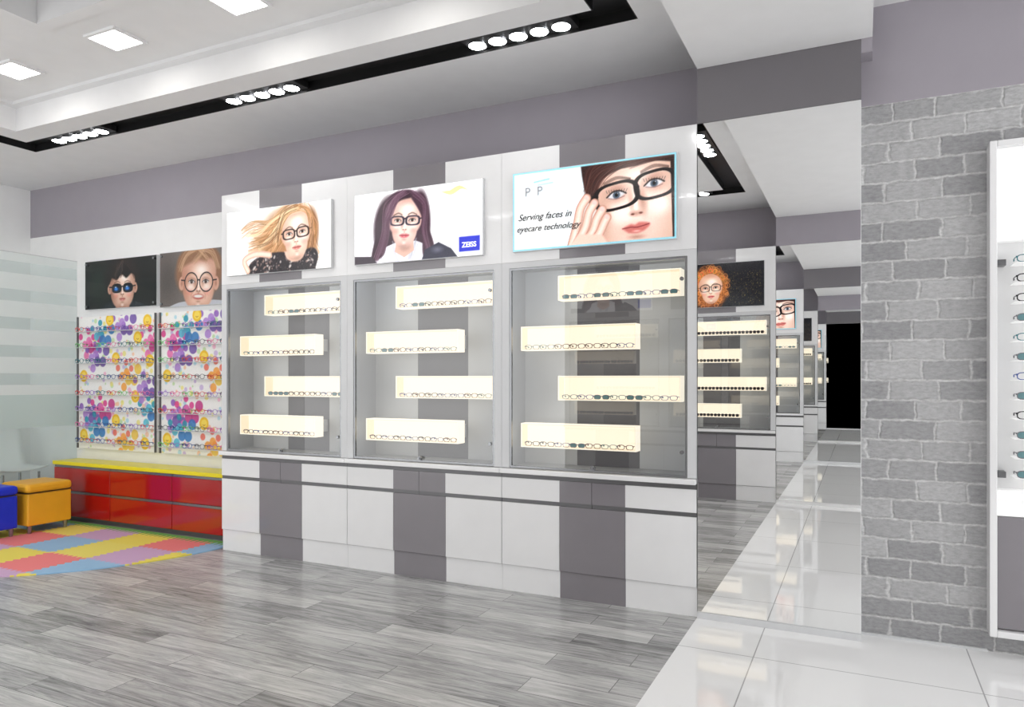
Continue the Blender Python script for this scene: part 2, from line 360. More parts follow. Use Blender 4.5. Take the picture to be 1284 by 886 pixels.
boxes('wall_front',[(XO,-.81,YF-.05,YF,0,2.72,0),(XO,-.81,YF-.05,YF,2.72,ZC,1),(-.808,0,YF-.05,-.062,0,2.7,0),(-.808,0,YF-.05,-.05,2.70,3.0,1),(-.808,0,YF-.05,-.08,3.0,ZC,1),(0,XR,YF-.05,-.17,0,2.7,0),(0,XR,YF-.05,-.17,2.7,ZC,1)],[WHITE,BAND],label='opposite white wall with violet-grey band',**st)
boxes('baseboard_back',[(-.808,0,3.992,4.012,0,.035)],[FRAMEM],label='thin silver baseboard under the mirror',**st)
boxes('baseboard_right',[(0,.545,4.108,4.12,0,.012)],[FRAMEM],label='thin baseboard at the brick wall',**st)
def ring(bm,o,i,z0,z1,mi=0):
    (a,b_,c,d),(e,f,g,h)=o,i
    for q in [(a,b_,h,d),(a,b_,c,g),(a,e,g,h),(f,b_,g,h)]: addbox(bm,(q[0],q[1],q[2],q[3],z0,z1),mi)
R0=(XL,XR,YF,YB); R1=(-6.22,-1.057,.36,3.71); R2=(-6.03,-1.25,.55,3.52); R3=(-5.83,-1.45,.75,3.33); R4=(-4.35,-1.95,1.2,2.6)
bm=bmesh.new()
ring(bm,R0,R1,ZC,ZC+.08); ring(bm,R2,R3,ZC,ZC+.26)
ring(bm,R3,R4,3.40,3.46)
R4o=(R4[0]-.04,R4[1]+.04,R4[2]-.04,R4[3]+.04); ring(bm,R4o,R4,3.46,3.62)
addbox(bm,(R4[0]-.04,R4[1]+.04,R4[2]-.04,R4[3]+.04,3.62,3.66),1)
R3b=(-5.77,-1.51,.81,3.27); ring(bm,R3,R3b,3.375,3.40)
R4b=(-4.43,-1.87,1.12,2.68); ring(bm,R4b,R4,3.385,3.40)
finish('ceiling',bm,[CEIL,CEILG],label='white tray ceiling with stepped grey recess',**st)
bm=bmesh.new()
ring(bm,R1,R2,3.262,3.28)
e=.006
ring(bm,R1,(R1[0]+e,R1[1]-e,R1[2]+e,R1[3]-e),3.2,3.262); ring(bm,(R2[0]-e,R2[1]+e,R2[2]-e,R2[3]+e),R2,3.2,3.262)
finish('trim_1',bm,[BLACK],label='black recessed lighting channel looping around the ceiling',**st)
boxes('trim_2',[(-.808,.05,-.048,3.998,3.0,ZC-.001)],[CEIL],label='lowered white soffit above the tiled aisle',**st)

# mirrors
boxes('wall_mirror',[(-.806,-.002,4.0,4.011,.036,2.698)],[MIRROR],label='tall frameless mirror panel beside the display cabinets',category='mirror')
boxes('wall_mirror',[(-.806,-.002,-.061,-.05,.036,2.698)],[MIRROR],label='tall frameless mirror on the opposite wall',category='mirror')

# ---------------- ceiling lights ----------------
def strip(x,y,alongx=True):
    L=.66; hw=.075
    if alongx: bb=(x-L/2,x+L/2,y-hw,y+hw,3.212,3.255)
    else: bb=(x-hw,x+hw,y-L/2,y+L/2,3.212,3.255)
    r=boxes('downlight_strip',[bb],[BLACK],.003,label='black recessed strip with five round downlights',category='ceiling light',group='downlight strips in the black channel')
    for i in range(5):
        o=(i-2)*.128; px,py=(x+o,y) if alongx else (x,y+o)
        bm=bmesh.new(); addcyl(bm,(px,py,3.205),.050,.014,seg=24,mi=0); addcyl(bm,(px,py,3.1965),.042,.004,seg=24,mi=1)
        finish('lamp',bm,[CHROME,LAMP],parent=r)
for x in (-1.71,-3.60,-5.50): strip(x,3.615)
for x in (-1.71,-3.60,-5.50): strip(x,.455)
strip(-1.153,2.02,False); strip(-6.125,2.02,False)
def panel(x,y):
    r=boxes('panel_light',[(x-.14,x+.14,y-.115,y-.095,3.385,3.40),(x-.14,x+.14,y+.095,y+.115,3.385,3.40),(x-.14,x-.12,y-.095,y+.095,3.385,3.40),(x+.12,x+.14,y-.095,y+.095,3.385,3.40)],[CEIL],label='square recessed white ceiling panel light',category='ceiling light',group='panel lights in the ceiling tray')
    boxes('diffuser',[(x-.12,x+.12,y-.095,y+.095,3.39,3.399)],[PANEL],parent=r)
for x in (-5.155,-4.13,-3.10,-2.07): panel(x,2.94)
for x in (-5.155,-4.13,-3.10,-2.07): panel(x,.98)

# ---------------- eyeglasses ----------------
def glasses_mesh(name,fr,lens,w=.125,h=.042,pw=3,th=.0018,dp=1.0):
    bm=bmesh.new(); N=18
    for q in (-1,1):
        cx=q*w*.27; rx=w*.21; rz=h/2
        loop=[]
        for i in range(N):
            t=2*math.pi*i/N; c,s_=math.cos(t),math.sin(t)
            k=(abs(c)**pw+abs(s_)**pw)**(-1/pw)
            loop.append((cx+rx*c*k,rz+rz*s_*k,c*k,s_*k))
        rings=[]
        for (x,z,nx,nz) in loop:
            rings.append([bm.verts.new((x+nx*th,-th,z+nz*th)),bm.verts.new((x-nx*th,-th,z-nz*th)),bm.verts.new((x-nx*th,th,z-nz*th)),bm.verts.new((x+nx*th,th,z+nz*th))])
        for i in range(N):
            a,b_=rings[i],rings[(i+1)%N]
            for j in range(4): bm.faces.new([a[j],b_[j],b_[(j+1)%4],a[(j+1)%4]])
        if lens:
            f=bm.faces.new([bm.verts.new((x,0,z)) for (x,z,_,_) in loop]); f.material_index=1
        addbox(bm,(q*w*.48,q*w*.52,-th,th,h*.6,h*.85)); 
        addbox(bm,(q*w*.50-.0015,q*w*.50+.0015,th,.095*dp,h*.66,h*.8)); addbox(bm,(q*w*.50-.0015,q*w*.50+.0015,.095*dp,.12*dp,h*.35,h*.72))
    addbox(bm,(-w*.07,w*.07,-th,th,h*.62,h*.78))
    bmesh.ops.recalc_face_normals(bm,faces=bm.faces)
    me=bpy.data.meshes.new(name); bm.to_mesh(me); bm.free(); me.materials.append(fr); me.materials.append(lens or fr); return me
def lensmat(n,c): return mat(n,c,.08)
FB=mat('frame_black',(26,26,28),.3); FBR=mat('frame_brown',(92,60,44),.3); FT=mat('frame_teal',(40,115,125),.3); FR=mat('frame_red',(215,80,80),.3); FBL=mat('frame_blue',(50,80,150),.3)
FP=mat('frame_pink',(235,130,180),.3); FG=mat('frame_green',(120,200,120),.3); FV=mat('frame_violet',(160,120,200),.3); FGR=mat('frame_grey',(110,110,115),.3)
LD=lensmat('lens_dark',(38,35,36)); LT=lensmat('lens_teal',(100,140,145))
A=[(glasses_mesh('ga',FB,None,h=.034,dp=.62,th=.0022),'black rimmed eyeglasses'),(glasses_mesh('gb',FBR,None,h=.034,dp=.62,th=.0022),'brown rimmed eyeglasses'),(glasses_mesh('gc',FT,None,h=.032,dp=.62),'teal rimmed eyeglasses'),(glasses_mesh('gd',FGR,LT,h=.032,dp=.62),'grey sunglasses with blue-green lenses'),(glasses_mesh('ge',FBL,None,h=.032,dp=.62),'blue rimmed eyeglasses')]
SUN=[(glasses_mesh('gs',FB,LD,h=.052,w=.13,dp=.62),'black sunglasses with dark lenses'),(glasses_mesh('gt',FBR,LD,h=.052,w=.13,dp=.62),'brown sunglasses with dark lenses')]
KID=[(glasses_mesh('k%d'%i,f_,None,w=.125,h=.042,pw=2.3,th=.0022),lab) for i,(f_,lab) in enumerate([(FBL,'blue'),(FR,'red'),(FP,'pink'),(FT,'teal'),(FV,'violet'),(FG,'green'),(FGR,'grey')])]
def glasses(me,lab,loc,group,flip=False,where='',sc=1):
    o=bpy.data.objects.new('eyeglasses',me)
    put(o,loc,label=lab+where,category='eyeglasses',group=group); o.scale=(sc,sc,sc)
    if flip: o.rotation_euler[2]=math.pi
    return o

# ---------------- display cabinets ----------------
PER=1.195; X0=-4.395
def F(flip): return (lambda y: 3.95-y) if flip else (lambda y:y)
def cabinet(x0,flip):
    f=F(flip); x1=x0+PER; a,b_=x0+.385,x0+.79; g=.0008
    def B(xa,xb,ya,yb,za,zb,mi=0): return (xa,xb,f(ya),f(yb),za,zb,mi)
    def stripes(ya,yb,za,zb,l=0,d=1,xa=None,xb=None):
        xa=x0+g if xa is None else xa; xb=x1-g if xb is None else xb; out=[]
        for p,q,mi in [(x0+g,a,l),(a,b_,d),(b_,x1-g,l)]:
            p2,q2=max(p,xa),min(q,xb)
            if q2-p2>.0005: out.append(B(p2,q2,ya,yb,za,zb,mi))
        return out
    r=empty('display_cabinet',(x0+PER/2,f(4.2),0),label='tall grey-white striped eyewear cabinet'+(' on the opposite wall' if flip else ' with glass front'),category='cabinet',group='row of eyewear display cabinets')
    bl=stripes(4.30,4.34,.16,2.70,2,3)
    bl+=[B(x0+g,x0+.022,4.03,4.30,.16,2.70,5),B(x1-.022,x1-g,4.03,4.30,.16,2.70,5),B(x0+.022,x1-.022,4.03,4.30,.74,.76,5),B(x0+.022,x1-.022,4.03,4.30,2.0,2.02,5)]
    bl+=[B(x0+g,x0+.052,4.0,4.03,.76,2.02,4),B(x1-.052,x1-g,4.0,4.03,.76,2.02,4),B(x0+.052,x1-.052,4.0,4.03,1.985,2.02,4)]
    bl+=stripes(4.012,4.34,0,.158)
    bl+=[B(x0+g,x1-g,4.028,4.034,.16,.73,0)]
    boxes('body',bl,[LIGHTP,DARKP,INL,IND,FRAMEM,INS],parent=r)
    boxes('fill_strip',[B(x0+.06,x1-.06,4.034,4.05,1.988,1.999)],[FILLG],parent=r,label='slim added fill-light strip inside the cabinet top')  # added emitter tucked behind the top frame to brighten the dark interior
    boxes('header_panel',stripes(4.0,4.03,2.021,2.70),[LIGHTP,DARKP],parent=r,label='upper striped fascia panel')
    boxes('counter_ledge',[B(x0+g,x1-g,3.965,4.03,.728,.758)],[LIGHTP],.004,parent=r)
    boxes('handle',[B(x0+g,x1-g,4.004,4.028,.700,.727)],[GROOVE],parent=r,label='dark recessed grip channel')
    mid=(a+b_)/2
    for xa,xb in ((x0+.002,mid-.0015),(mid+.0015,x1-.002)):
        d=boxes('drawer',stripes(4.0,4.026,.572,.699,xa=xa,xb=xb),[LIGHTP,DARKP],parent=r)
        boxes('handle',[B(xa,xb,4.006,4.026,.548,.571)],[GROOVE],parent=d,label='dark grip channel')
    for xa,xb,M_ in ((x0+.002,a-.001,LIGHTP),(a+.001,b_-.001,DARKP),(b_+.001,x1-.002,LIGHTP)):
        boxes('door',[B(xa,xb,4.0,4.026,.162,.547)],[M_],.0015,parent=r)
    gx0,gx1=x0+.053,x1-.053; t=.012
    d=boxes('glass_door',[B(gx0,gx0+t,4.004,4.024,.762,1.983),B(gx1-t,gx1,4.004,4.024,.762,1.983),B(gx0+t,gx1-t,4.004,4.024,.762,.762+t),B(gx0+t,gx1-t,4.004,4.024,1.983-t,1.983)],[CHROME],parent=r,label='glass door with slim metal frame')
    bm=bmesh.new(); yg=f(4.012); vs=[bm.verts.new(q) for q in ((gx0+t,yg,.762+t),(gx1-t,yg,.762+t),(gx1-t,yg,1.983-t),(gx0+t,yg,1.983-t))]
    bm.faces.new(vs); finish('glass_pane',bm,[GLASS],parent=d)
    bm=bmesh.new(); addcyl(bm,((x0+x1)/2,f(3.996),.785),.014,.016,'Y',16); addcyl(bm,((x0+x1)/2,f(3.984),.785),.007,.01,'Y',12)
    finish('lock',bm,[CHROME],parent=d,label='small chrome lock')
    for zz in (.90,1.86):
        bm=bmesh.new(); addcyl(bm,(gx1-.03,f(4.002),zz),.011,.012,'Y',14); finish('hinge',bm,[CHROME],parent=d,label='round chrome hinge fixing')
    for i,zt in enumerate((1.935,1.632,1.325,1.03)):
        xa,xb=(x0+.335,x0+1.085) if i%2==0 else (x0+.085,x0+.825)
        zb=zt-.15; k=.006; yb=4.19
        boxes('light_box_shelf',[B(xa,xb,4.10,yb,zt-k,zt),B(xa,xb,4.10,yb,zb,zb+k),B(xa,xa+k,4.10,yb,zb+k,zt-k),B(xb-k,xb,4.10,yb,zb+k,zt-k),B(xa+.05,xb-.05,yb,4.299,zb+.03,zt-.03,3),
            B(xa+k,xb-k,yb-.01,yb,zb+k,zt-k,1),B(xa+k,xb-k,4.104,yb-.01,zt-k-.003,zt-k,2),B(xa+k,xb-k,4.104,yb-.01,zb+k,zb+k+.003,2),B(xa+k,xa+k+.003,4.104,yb-.01,zb+k+.003,zt-k-.003,2),B(xb-k-.003,xb-k,4.104,yb-.01,zb+k+.003,zt-k-.003,2)],[CREAMO,CREAM,CREAM2,FRAMEM],parent=r,label='shallow open box shelf glowing warm cream')
        n=9 if flip else 7
        for j in range(n):
            gxx=xa+.02+(xb-xa-.04)*(j+.5)/n
            me,lab=random.choice(SUN if flip else A)
            glasses(me,lab,(gxx,f(4.118),zb+k+.0035),'eyeglasses on the lit shelves',flip,' standing on a lit display shelf',.58 if flip else .78)
    return r
for i in range(3): cabinet(X0+i*PER,False)
for i in (1,2): cabinet(X0+i*PER,True)

# ---------------- posters ----------------
def hairlines(p,paths,col,w,n=6,j=.03,a=.6,dv=35):
    for P in paths:
        for _ in range(n):
            o=[rng.uniform(-j,j),rng.uniform(-j,j)]; d=rng.uniform(-dv,dv)
            q=[(x+o[0]+rng.uniform(-j,j)*.3,y+o[1]+rng.uniform(-j,j)*.3) for x,y in P]
            p.line(curve(q,6),w,[min(255,max(0,c+d)) for c in col],a)
def poster_blonde():
    p=Paint(2.1,1,260,(252,251,249))
    p.ell(1.25,.62,.50,.34,(170,120,80),soft=.5); p.ell(.95,.52,.36,.2,(200,155,112),.25,soft=.8); p.ell(1.05,.36,.3,.25,(175,125,85),soft=.7); p.ell(1.72,.56,.15,.36,(150,104,70),soft=.4)
    hairlines(p,[[(1.5,.95),(1.15,.87),(.95,.62),(.55,.57)],[(1.4,.96),(1.05,.77),(.9,.5),(.5,.42)],[(1.3,.9),(1.1,.6),(1.05,.4),(.8,.28)],[(1.6,.92),(1.80,.62),(1.76,.4),(1.84,.2)],[(1.2,.82),(.9,.72),(.6,.74),(.35,.64)],[(1.1,.5),(1.0,.35),(.9,.2),(.75,.15)]],(190,142,98),.011,26,.08,.5,55)
    # dark patterned dress and bare arm
    p.poly(curve([(.42,-.02),(.5,.16),(.75,.27),(1.1,.30),(1.45,.26),(1.75,.32),(1.86,.2),(1.8,-.02)]),(40,34,38),soft=3)
    for _ in range(150):
        x=rng.uniform(.5,1.8); y=rng.uniform(0,.27); c=[(215,205,200),(120,105,105),(20,16,20),(170,140,130)][rng.randint(4)]
        p.ell(x,y,rng.uniform(.012,.035),rng.uniform(.008,.018),c,rng.uniform(0,3),a=.75)
    p.poly(curve([(1.2,.30),(1.26,.18),(1.42,.13),(1.56,.18),(1.62,.30)]),(226,190,170),soft=3); p.ell(1.42,.2,.2,.1,(170,120,98),soft=1.1,a=.7)
    P=curve([(.45,.05),(.38,.22),(.62,.30),(.9,.27)],6); p.line(P,.10,(212,172,150),soft=2); p.line(P,.06,(244,216,200),soft=3)
    face(p,1.43,.54,.38,.08,skin=(250,226,210),shade=(206,158,134),lip=(205,105,98),glasses='rect',gcol=(50,35,32),gw=.05,ears=False,gry=.19)
    hairlines(p,[[(1.5,.95),(1.25,.88),(1.10,.65),(1.05,.45)],[(1.5,.96),(1.30,.91),(1.14,.74),(1.09,.55)],[(1.5,.95),(1.68,.86),(1.76,.55)]],(186,136,92),.011,24,.05,.6,50)
    hairlines(p,[[(1.5,.94),(1.22,.88),(1.08,.65),(1.03,.45)],[(1.4,.98),(1.0,.82),(.7,.64),(.45,.62)],[(1.2,.82),(.95,.54),(.7,.36)]],(240,212,172),.008,14,.05,.55)
    hairlines(p,[[(1.45,.96),(1.2,.88),(1.1,.65),(1.06,.45)],[(1.1,.62),(.9,.49),(.7,.44)],[(1.74,.72),(1.76,.45),(1.74,.3)]],(110,72,46),.008,8,.05,.55)
    return p
def poster_dark():
    p=Paint(2.1,1,260,(250,250,252))
    p.ell(1.75,.45,.6,.5,(225,225,238),soft=1,a=.4)
    p.ell(.62,.45,.28,.48,(56,36,48),soft=.2); p.ell(1.12,.5,.17,.46,(66,42,56),soft=.2); p.ell(.85,.72,.37,.26,(62,38,50),soft=.1)
    p.poly([(.30,0),(.42,.18),(.72,.27),(1.05,.27),(1.32,.16),(1.45,0)],(236,236,242)); hairlines(p,[[(.7,.26),(.75,.1),(.8,0)],[(1.05,.26),(1.0,.1),(.95,0)]],(200,200,210),.02,6,.05,.4)
    p.poly([(.7,.14),(.75,.4),(1.0,.4),(1.02,.14),(.86,.05)],(222,182,166)); p.ell(.87,.2,.15,.1,(160,110,98),soft=1.1,a=.7)
    face(p,.87,.54,.36,-.06,skin=(250,228,218),shade=(205,155,142),lip=(205,72,86),glasses='rect',gcol=(40,30,50),gw=.05,ears=False,gry=.17)
    p.poly(curve([(.5,.75),(.66,.95),(.95,.98),(1.0,.88),(.76,.83),(.62,.6),(.57,.3),(.5,.1),(.3,.05),(.38,.4),(.5,.75)]),(54,33,46),soft=3)
    p.poly(curve([(.93,.97),(1.15,.87),(1.24,.5),(1.35,.15),(1.18,.05),(1.16,.3),(1.14,.6),(.98,.86)]),(66,41,56),soft=3)
    hairlines(p,[[(.85,.97),(.58,.8),(.52,.4),(.38,.05)],[(1.0,.95),(1.20,.75),(1.19,.4),(1.27,.1)],[(.75,.92),(.6,.6),(.54,.3),(.45,.1)],[(.92,.97),(.7,.86),(.6,.66)]],(110,76,96),.008,26,.045,.42,40)
    p.poly([(1.15,0),(1.2,.13),(1.42,.22),(1.62,.12),(1.72,0)],(48,48,66)); p.ell(1.4,.12,.14,.07,(120,120,140),soft=1,a=.7)
    p.poly([(0,0),(0,.12),(.3,.1),(.4,0)],(60,50,60))
    p.poly(curve([(1.45,.9),(1.62,.84),(1.78,.9),(1.9,.86),(1.75,.95),(1.6,.9)]),(232,210,130),a=.8)
    p.poly([(1.74,.06),(2.06,.06),(2.06,.26),(1.74,.26)],(30,45,205))
    return p
def poster_close():
    p=Paint(2.1,1,300,(240,244,247))
    p.ell(.6,.8,.6,.4,(222,236,244),soft=1); p.ell(.3,.3,.5,.4,(251,251,251),soft=1)
    p.poly(curve([(1.1,1.02),(2.12,1.02),(2.12,-.02),(1.98,-.02),(1.28,-.02),(1.16,.3),(1.08,.6)]),(218,176,156))
    p.ell(1.64,.45,.66,.95,(250,228,216),soft=.95); p.ell(1.45,.36,.24,.2,(255,245,238),soft=1); p.ell(1.9,.42,.2,.2,(255,245,238),soft=1); p.ell(1.2,.3,.16,.45,(200,150,130),soft=1.1,a=.8); p.ell(1.66,.8,.24,.1,(255,244,238),soft=1.1,a=.8)
    for ex,ey,mi in ((1.38,.58,-1),(1.84,.67,1)):
        p.ell(ex,ey+.03,.22,.18,(172,118,100),.2,soft=1.1,a=.85)
        p.ell(ex,ey,.105,.042,(222,220,224),.2,soft=.4); p.ell(ex,ey,.045,.044,(75,88,104),.2,soft=.4); p.ell(ex,ey,.02,.022,(8,8,8)); p.ell(ex+.015,ey+.017,.008,.008,(255,255,255))
        p.line(curve([(ex-.12,ey-.02),(ex-.04,ey+.042),(ex+.05,ey+.046),(ex+.12,ey+.01)]),.017,(28,18,18),soft=1.6); p.line(curve([(ex-.1,ey-.035),(ex,ey-.047),(ex+.1,ey-.02)]),.008,(130,80,75),.8,soft=1.8)
        for q in range(9): p.line([(ex-.115+q*.029,ey+.03),(ex-.13+q*.033,ey+.065)],.005,(25,18,18),.7)
        for q in range(5): p.line(curve([(ex-.16,ey+.130+q*.008),(ex,ey+.19+q*.008),(ex+.17,ey+.17+q*.004)]),.010,(70,42,36),.42,soft=2)
    p.ell(1.70,.48,.09,.28,(190,138,118),.15,soft=1.1,a=.85); p.ell(1.56,.50,.06,.24,(200,150,130),.1,soft=1.1,a=.6); p.ell(1.615,.48,.035,.24,(255,248,242),.1,soft=1.1); p.ell(1.62,.335,.14,.06,(184,128,110),soft=1.1,a=.8)
    for q in (1.58,1.68): p.ell(q,.328+.1*(q-1.58),.022,.012,(120,70,60),soft=.8)
    p.ell(1.62,.15,.26,.13,(196,142,124),soft=1.1,a=.5)
    p.poly(curve([(1.45,.165),(1.55,.21),(1.61,.202),(1.67,.228),(1.79,.203),(1.74,.138),(1.64,.10),(1.53,.108)]),(204,108,102),soft=4,a=.9); p.line(curve([(1.46,.165),(1.56,.175),(1.64,.17),(1.78,.20)]),.01,(130,42,48),soft=1.8); p.ell(1.63,.125,.08,.02,(248,190,182),soft=1.1)
    p.ell(1.63,.055,.17,.045,(186,132,114),soft=1.1,a=.85)
    p.poly(curve([(.92,1.02),(.95,.8),(1.0,.62),(1.06,.48),(1.12,.62),(1.2,.78),(1.4,.88),(1.6,.9),(1.85,.93),(2.12,.9),(2.12,1.02)]),(46,26,24),soft=2.5)
    p.poly([(2.03,.95),(2.1,.95),(2.1,0),(2.06,0)],(45,26,24))
    hairlines(p,[[(1.5,1),(1.2,.9),(1.05,.75),(1.0,.55)],[(1.7,1),(1.4,.93),(1.2,.8),(1.1,.62)],[(1.2,1),(1.05,.9),(1.0,.7)],[(2.1,1),(1.8,.97),(1.5,.92)]],(84,48,42),.007,20,.04,.5)
    p.ring(1.38,.57,.26,.155,.034,(24,16,18),.16,p=2.9); p.ring(1.85,.66,.235,.155,.034,(24,16,18),.16,p=2.9); p.line([(1.62,.645),(1.64,.65)],.045,(24,16,18)); p.line([(1.13,.58),(.98,.56)],.045,(24,16,18))
    for P in ([(.80,0),(.88,.28),(.92,.46),(1.0,.58)],[(.85,0),(.98,.22),(1.03,.40),(1.10,.51)],[(.95,0),(1.08,.17),(1.13,.31),(1.20,.42)],[(1.05,0),(1.16,.13),(1.22,.25),(1.26,.32)]):
        p.line(curve(P,6),.115,(196,144,124),soft=2); p.line(curve(P,6),.085,(238,204,188),soft=3); p.line(curve(P,6),.03,(254,236,226),.9,soft=5); p.ell(P[-1][0],P[-1][1]+.01,.026,.032,(246,206,200),.4,soft=.4)
    p.poly([(.76,0),(1.28,0),(1.2,.12),(.9,.15)],(240,208,192),soft=4)
    for e_ in ([(0,.006),(2.1,.006)],[(0,.994),(2.1,.994)],[(.006,0),(.006,1)],[(2.094,0),(2.094,1)]): p.line(e_,.03,(150,215,232))
    p.line([(.3,.86),(.5,.88)],.02,(150,205,220)); p.line([(.35,.82),(.55,.83)],.012,(170,215,225))
    return p
def poster_curly():
    p=Paint(2.1,1,240,(30,30,34))
    p.ell(.90,.45,.42,.48,(130,66,30),soft=.3)
    for k_ in range(240):
        t=rng.uniform(0,6.28); r=rng.uniform(.2,.46); q=rng.uniform(.03,.06); d=rng.uniform(-80,40); p.ring(.90+r*math.cos(t)*.95,.46+r*1.05*math.sin(t),q,q,.011,(215+d,135+d*.8,70+d*.5),a=.75)
    face(p,.93,.42,.34,.05,skin=(250,222,200),shade=(200,140,110),lip=(205,70,70),glasses='rect',gcol=(60,40,34),gw=.035,ears=False)
    for k_ in range(50):
        t=rng.uniform(.2,2.94); p.ring(.92+.32*math.cos(t),.52+.32*math.sin(t),.045,.045,.011,(215+rng.uniform(-70,40),135+rng.uniform(-50,35),65),a=.8)
    for _ in range(300): p.ell(rng.uniform(1.35,2.05),rng.uniform(.05,.8),.009,.009,(205,180,95),a=rng.uniform(.3,1))
    return p
def poster_boy_sun():
    p=Paint(2.2,1,240,(12,16,16)); p.ell(.4,.5,.5,.7,(34,52,42),soft=1,a=.7)
    p.poly(curve([(.45,-.02),(.65,.08),(.95,.14),(1.4,.14),(1.75,.08),(1.95,-.02)]),(34,40,46)); p.poly([(.98,.0),(1.0,.3),(1.36,.3),(1.40,.0),(1.2,-.02)],(150,108,92))
    p.ell(1.18,.58,.55,.46,(24,18,18),soft=.12)
    face(p,1.18,.45,.49,0,skin=(232,196,176),shade=(150,102,84),lip=(195,112,104),glasses='sun',gcol=(10,14,24),gry=.2,grx=.31,child=True,gy=.02)
    p.poly(curve([(.74,.44),(.72,.75),(.92,.98),(1.42,1.0),(1.66,.78),(1.64,.44),(1.57,.60),(1.46,.68),(1.30,.60),(1.16,.68),(1.02,.58),(.86,.62)]),(24,18,18),soft=4)
    hairlines(p,[[(1.2,.98),(1.0,.85),(.86,.6)],[(1.2,.98),(1.4,.85),(1.57,.6)],[(1.2,.98),(1.2,.8),(1.15,.66)],[(1.2,.98),(1.05,.8),(1.0,.6)]],(58,46,42),.008,18,.05,.6)
    return p
def poster_boy_round():
    p=Paint(2.1,1,240,(112,104,100)); p.ell(.2,.5,.6,.8,(76,70,68),soft=1,a=.8); p.ell(1.9,.6,.5,.6,(140,130,125),soft=1,a=.7)
    p.poly(curve([(.2,-.02),(.5,.06),(.8,.08),(1.4,.08),(1.8,.04),(1.95,-.02)]),(186,188,196)); p.ell(1.06,.58,.62,.47,(140,100,76),soft=.2)
    face(p,1.06,.46,.57,-.04,skin=(242,206,186),shade=(180,122,100),lip=(180,84,78),glasses='round',gcol=(34,28,34),smile=True,grx=.3,gry=.3,gsep=.36,gw=.04,brow=(180,140,110),child=True,gy=.05)
    p.poly(curve([(.50,.50),(.50,.86),(.80,1.05),(1.35,1.05),(1.62,.85),(1.62,.50),(1.52,.72),(1.38,.82),(1.2,.80),(1.02,.84),(.85,.78),(.60,.70)]),(142,104,78),soft=8)
    hairlines(p,[[(1.05,1.04),(.72,.92),(.56,.66)],[(1.05,1.04),(1.40,.94),(1.56,.66)],[(1.2,1.04),(1.1,.92),(.95,.80)],[(1.0,1.04),(1.15,.92),(1.3,.80)]],(190,150,116),.008,24,.05,.5)
    return p
def poster(p,x0,x1,z0,z1,yb,yf,M,label):
    r=boxes('wall_poster',[(x0,x1,yb,yf,z0,z1)],[FRAMEM],label=label,category='poster')
    q=.0015; y=yf-q if yf<yb else yf+q
    picture(p,x0+.003,x1-.003,y,z0+.003,z1-.003,M,r)
    return r,y
ZP0,ZP1=2.078,2.557
def ux(i): return X0+i*PER
YP0,YP1=3.999,3.975
P1,_=poster(poster_blonde(),ux(0)+.083,ux(0)+1.078,ZP0,ZP1,YP0,YP1,PRINT,'bright poster of a woman with long blond hair and glasses')
P2,_=poster(poster_dark(),ux(1)+.083,ux(1)+1.078,ZP0,ZP1,YP0,YP1,PRINT,'bright poster of a woman with long dark hair and glasses')
text('ZEISS',ux(1)+.083+.845,3.972,ZP0+.058,.045,TXTW,P2,0,bold=.001)
P3,_=poster(poster_close(),ux(2)+.088,ux(2)+1.091,ZP0,ZP1,YP0,YP1,PRINT,'bright poster of a close-up woman holding black glasses')
text('Serving faces in',ux(2)+.125,3.9715,ZP0+.185,.056,TXTK,P3,.38,bold=.0002); text('eyecare technology',ux(2)+.115,3.9715,ZP0+.117,.052,TXTK,P3,.38,bold=.0002); text('P  P',ux(2)+.17,3.9715,ZP0+.33,.075,TXTG,P3,0)
P4,_=poster(poster_curly(),ux(2)+.083,ux(2)+1.085,ZP0,ZP1,-.049,-.025,PRINT,'dark poster of a woman with curly ginger hair and gold glitter')
poster(poster_dark(),ux(1)+.083,ux(1)+1.078,ZP0,ZP1,-.049,-.025,PRINT,'bright poster of a dark-haired woman on the opposite wall')
K1,_=poster(poster_boy_sun(),-6.63,-5.64,1.955,2.41,4.449,4.41,PRINTK,'dark poster of a boy wearing blue sunglasses')
K2,_=poster(poster_boy_round(),-5.60,-4.64,1.935,2.415,4.449,4.41,PRINTK,'poster of a smiling boy wearing round glasses')
for K_,(xa,xb,za,zb) in ((K1,(-6.63,-5.64,1.955,2.41)),(K2,(-5.60,-4.64,1.935,2.415))):
    for px in (xa+.03,xb-.03):
        for pz in (za+.03,zb-.03):
            bm=bmesh.new(); addcyl(bm,(px,4.402,pz),.011,.016,'Y',12); finish('standoff_bolt',bm,[CHROME],parent=K_)

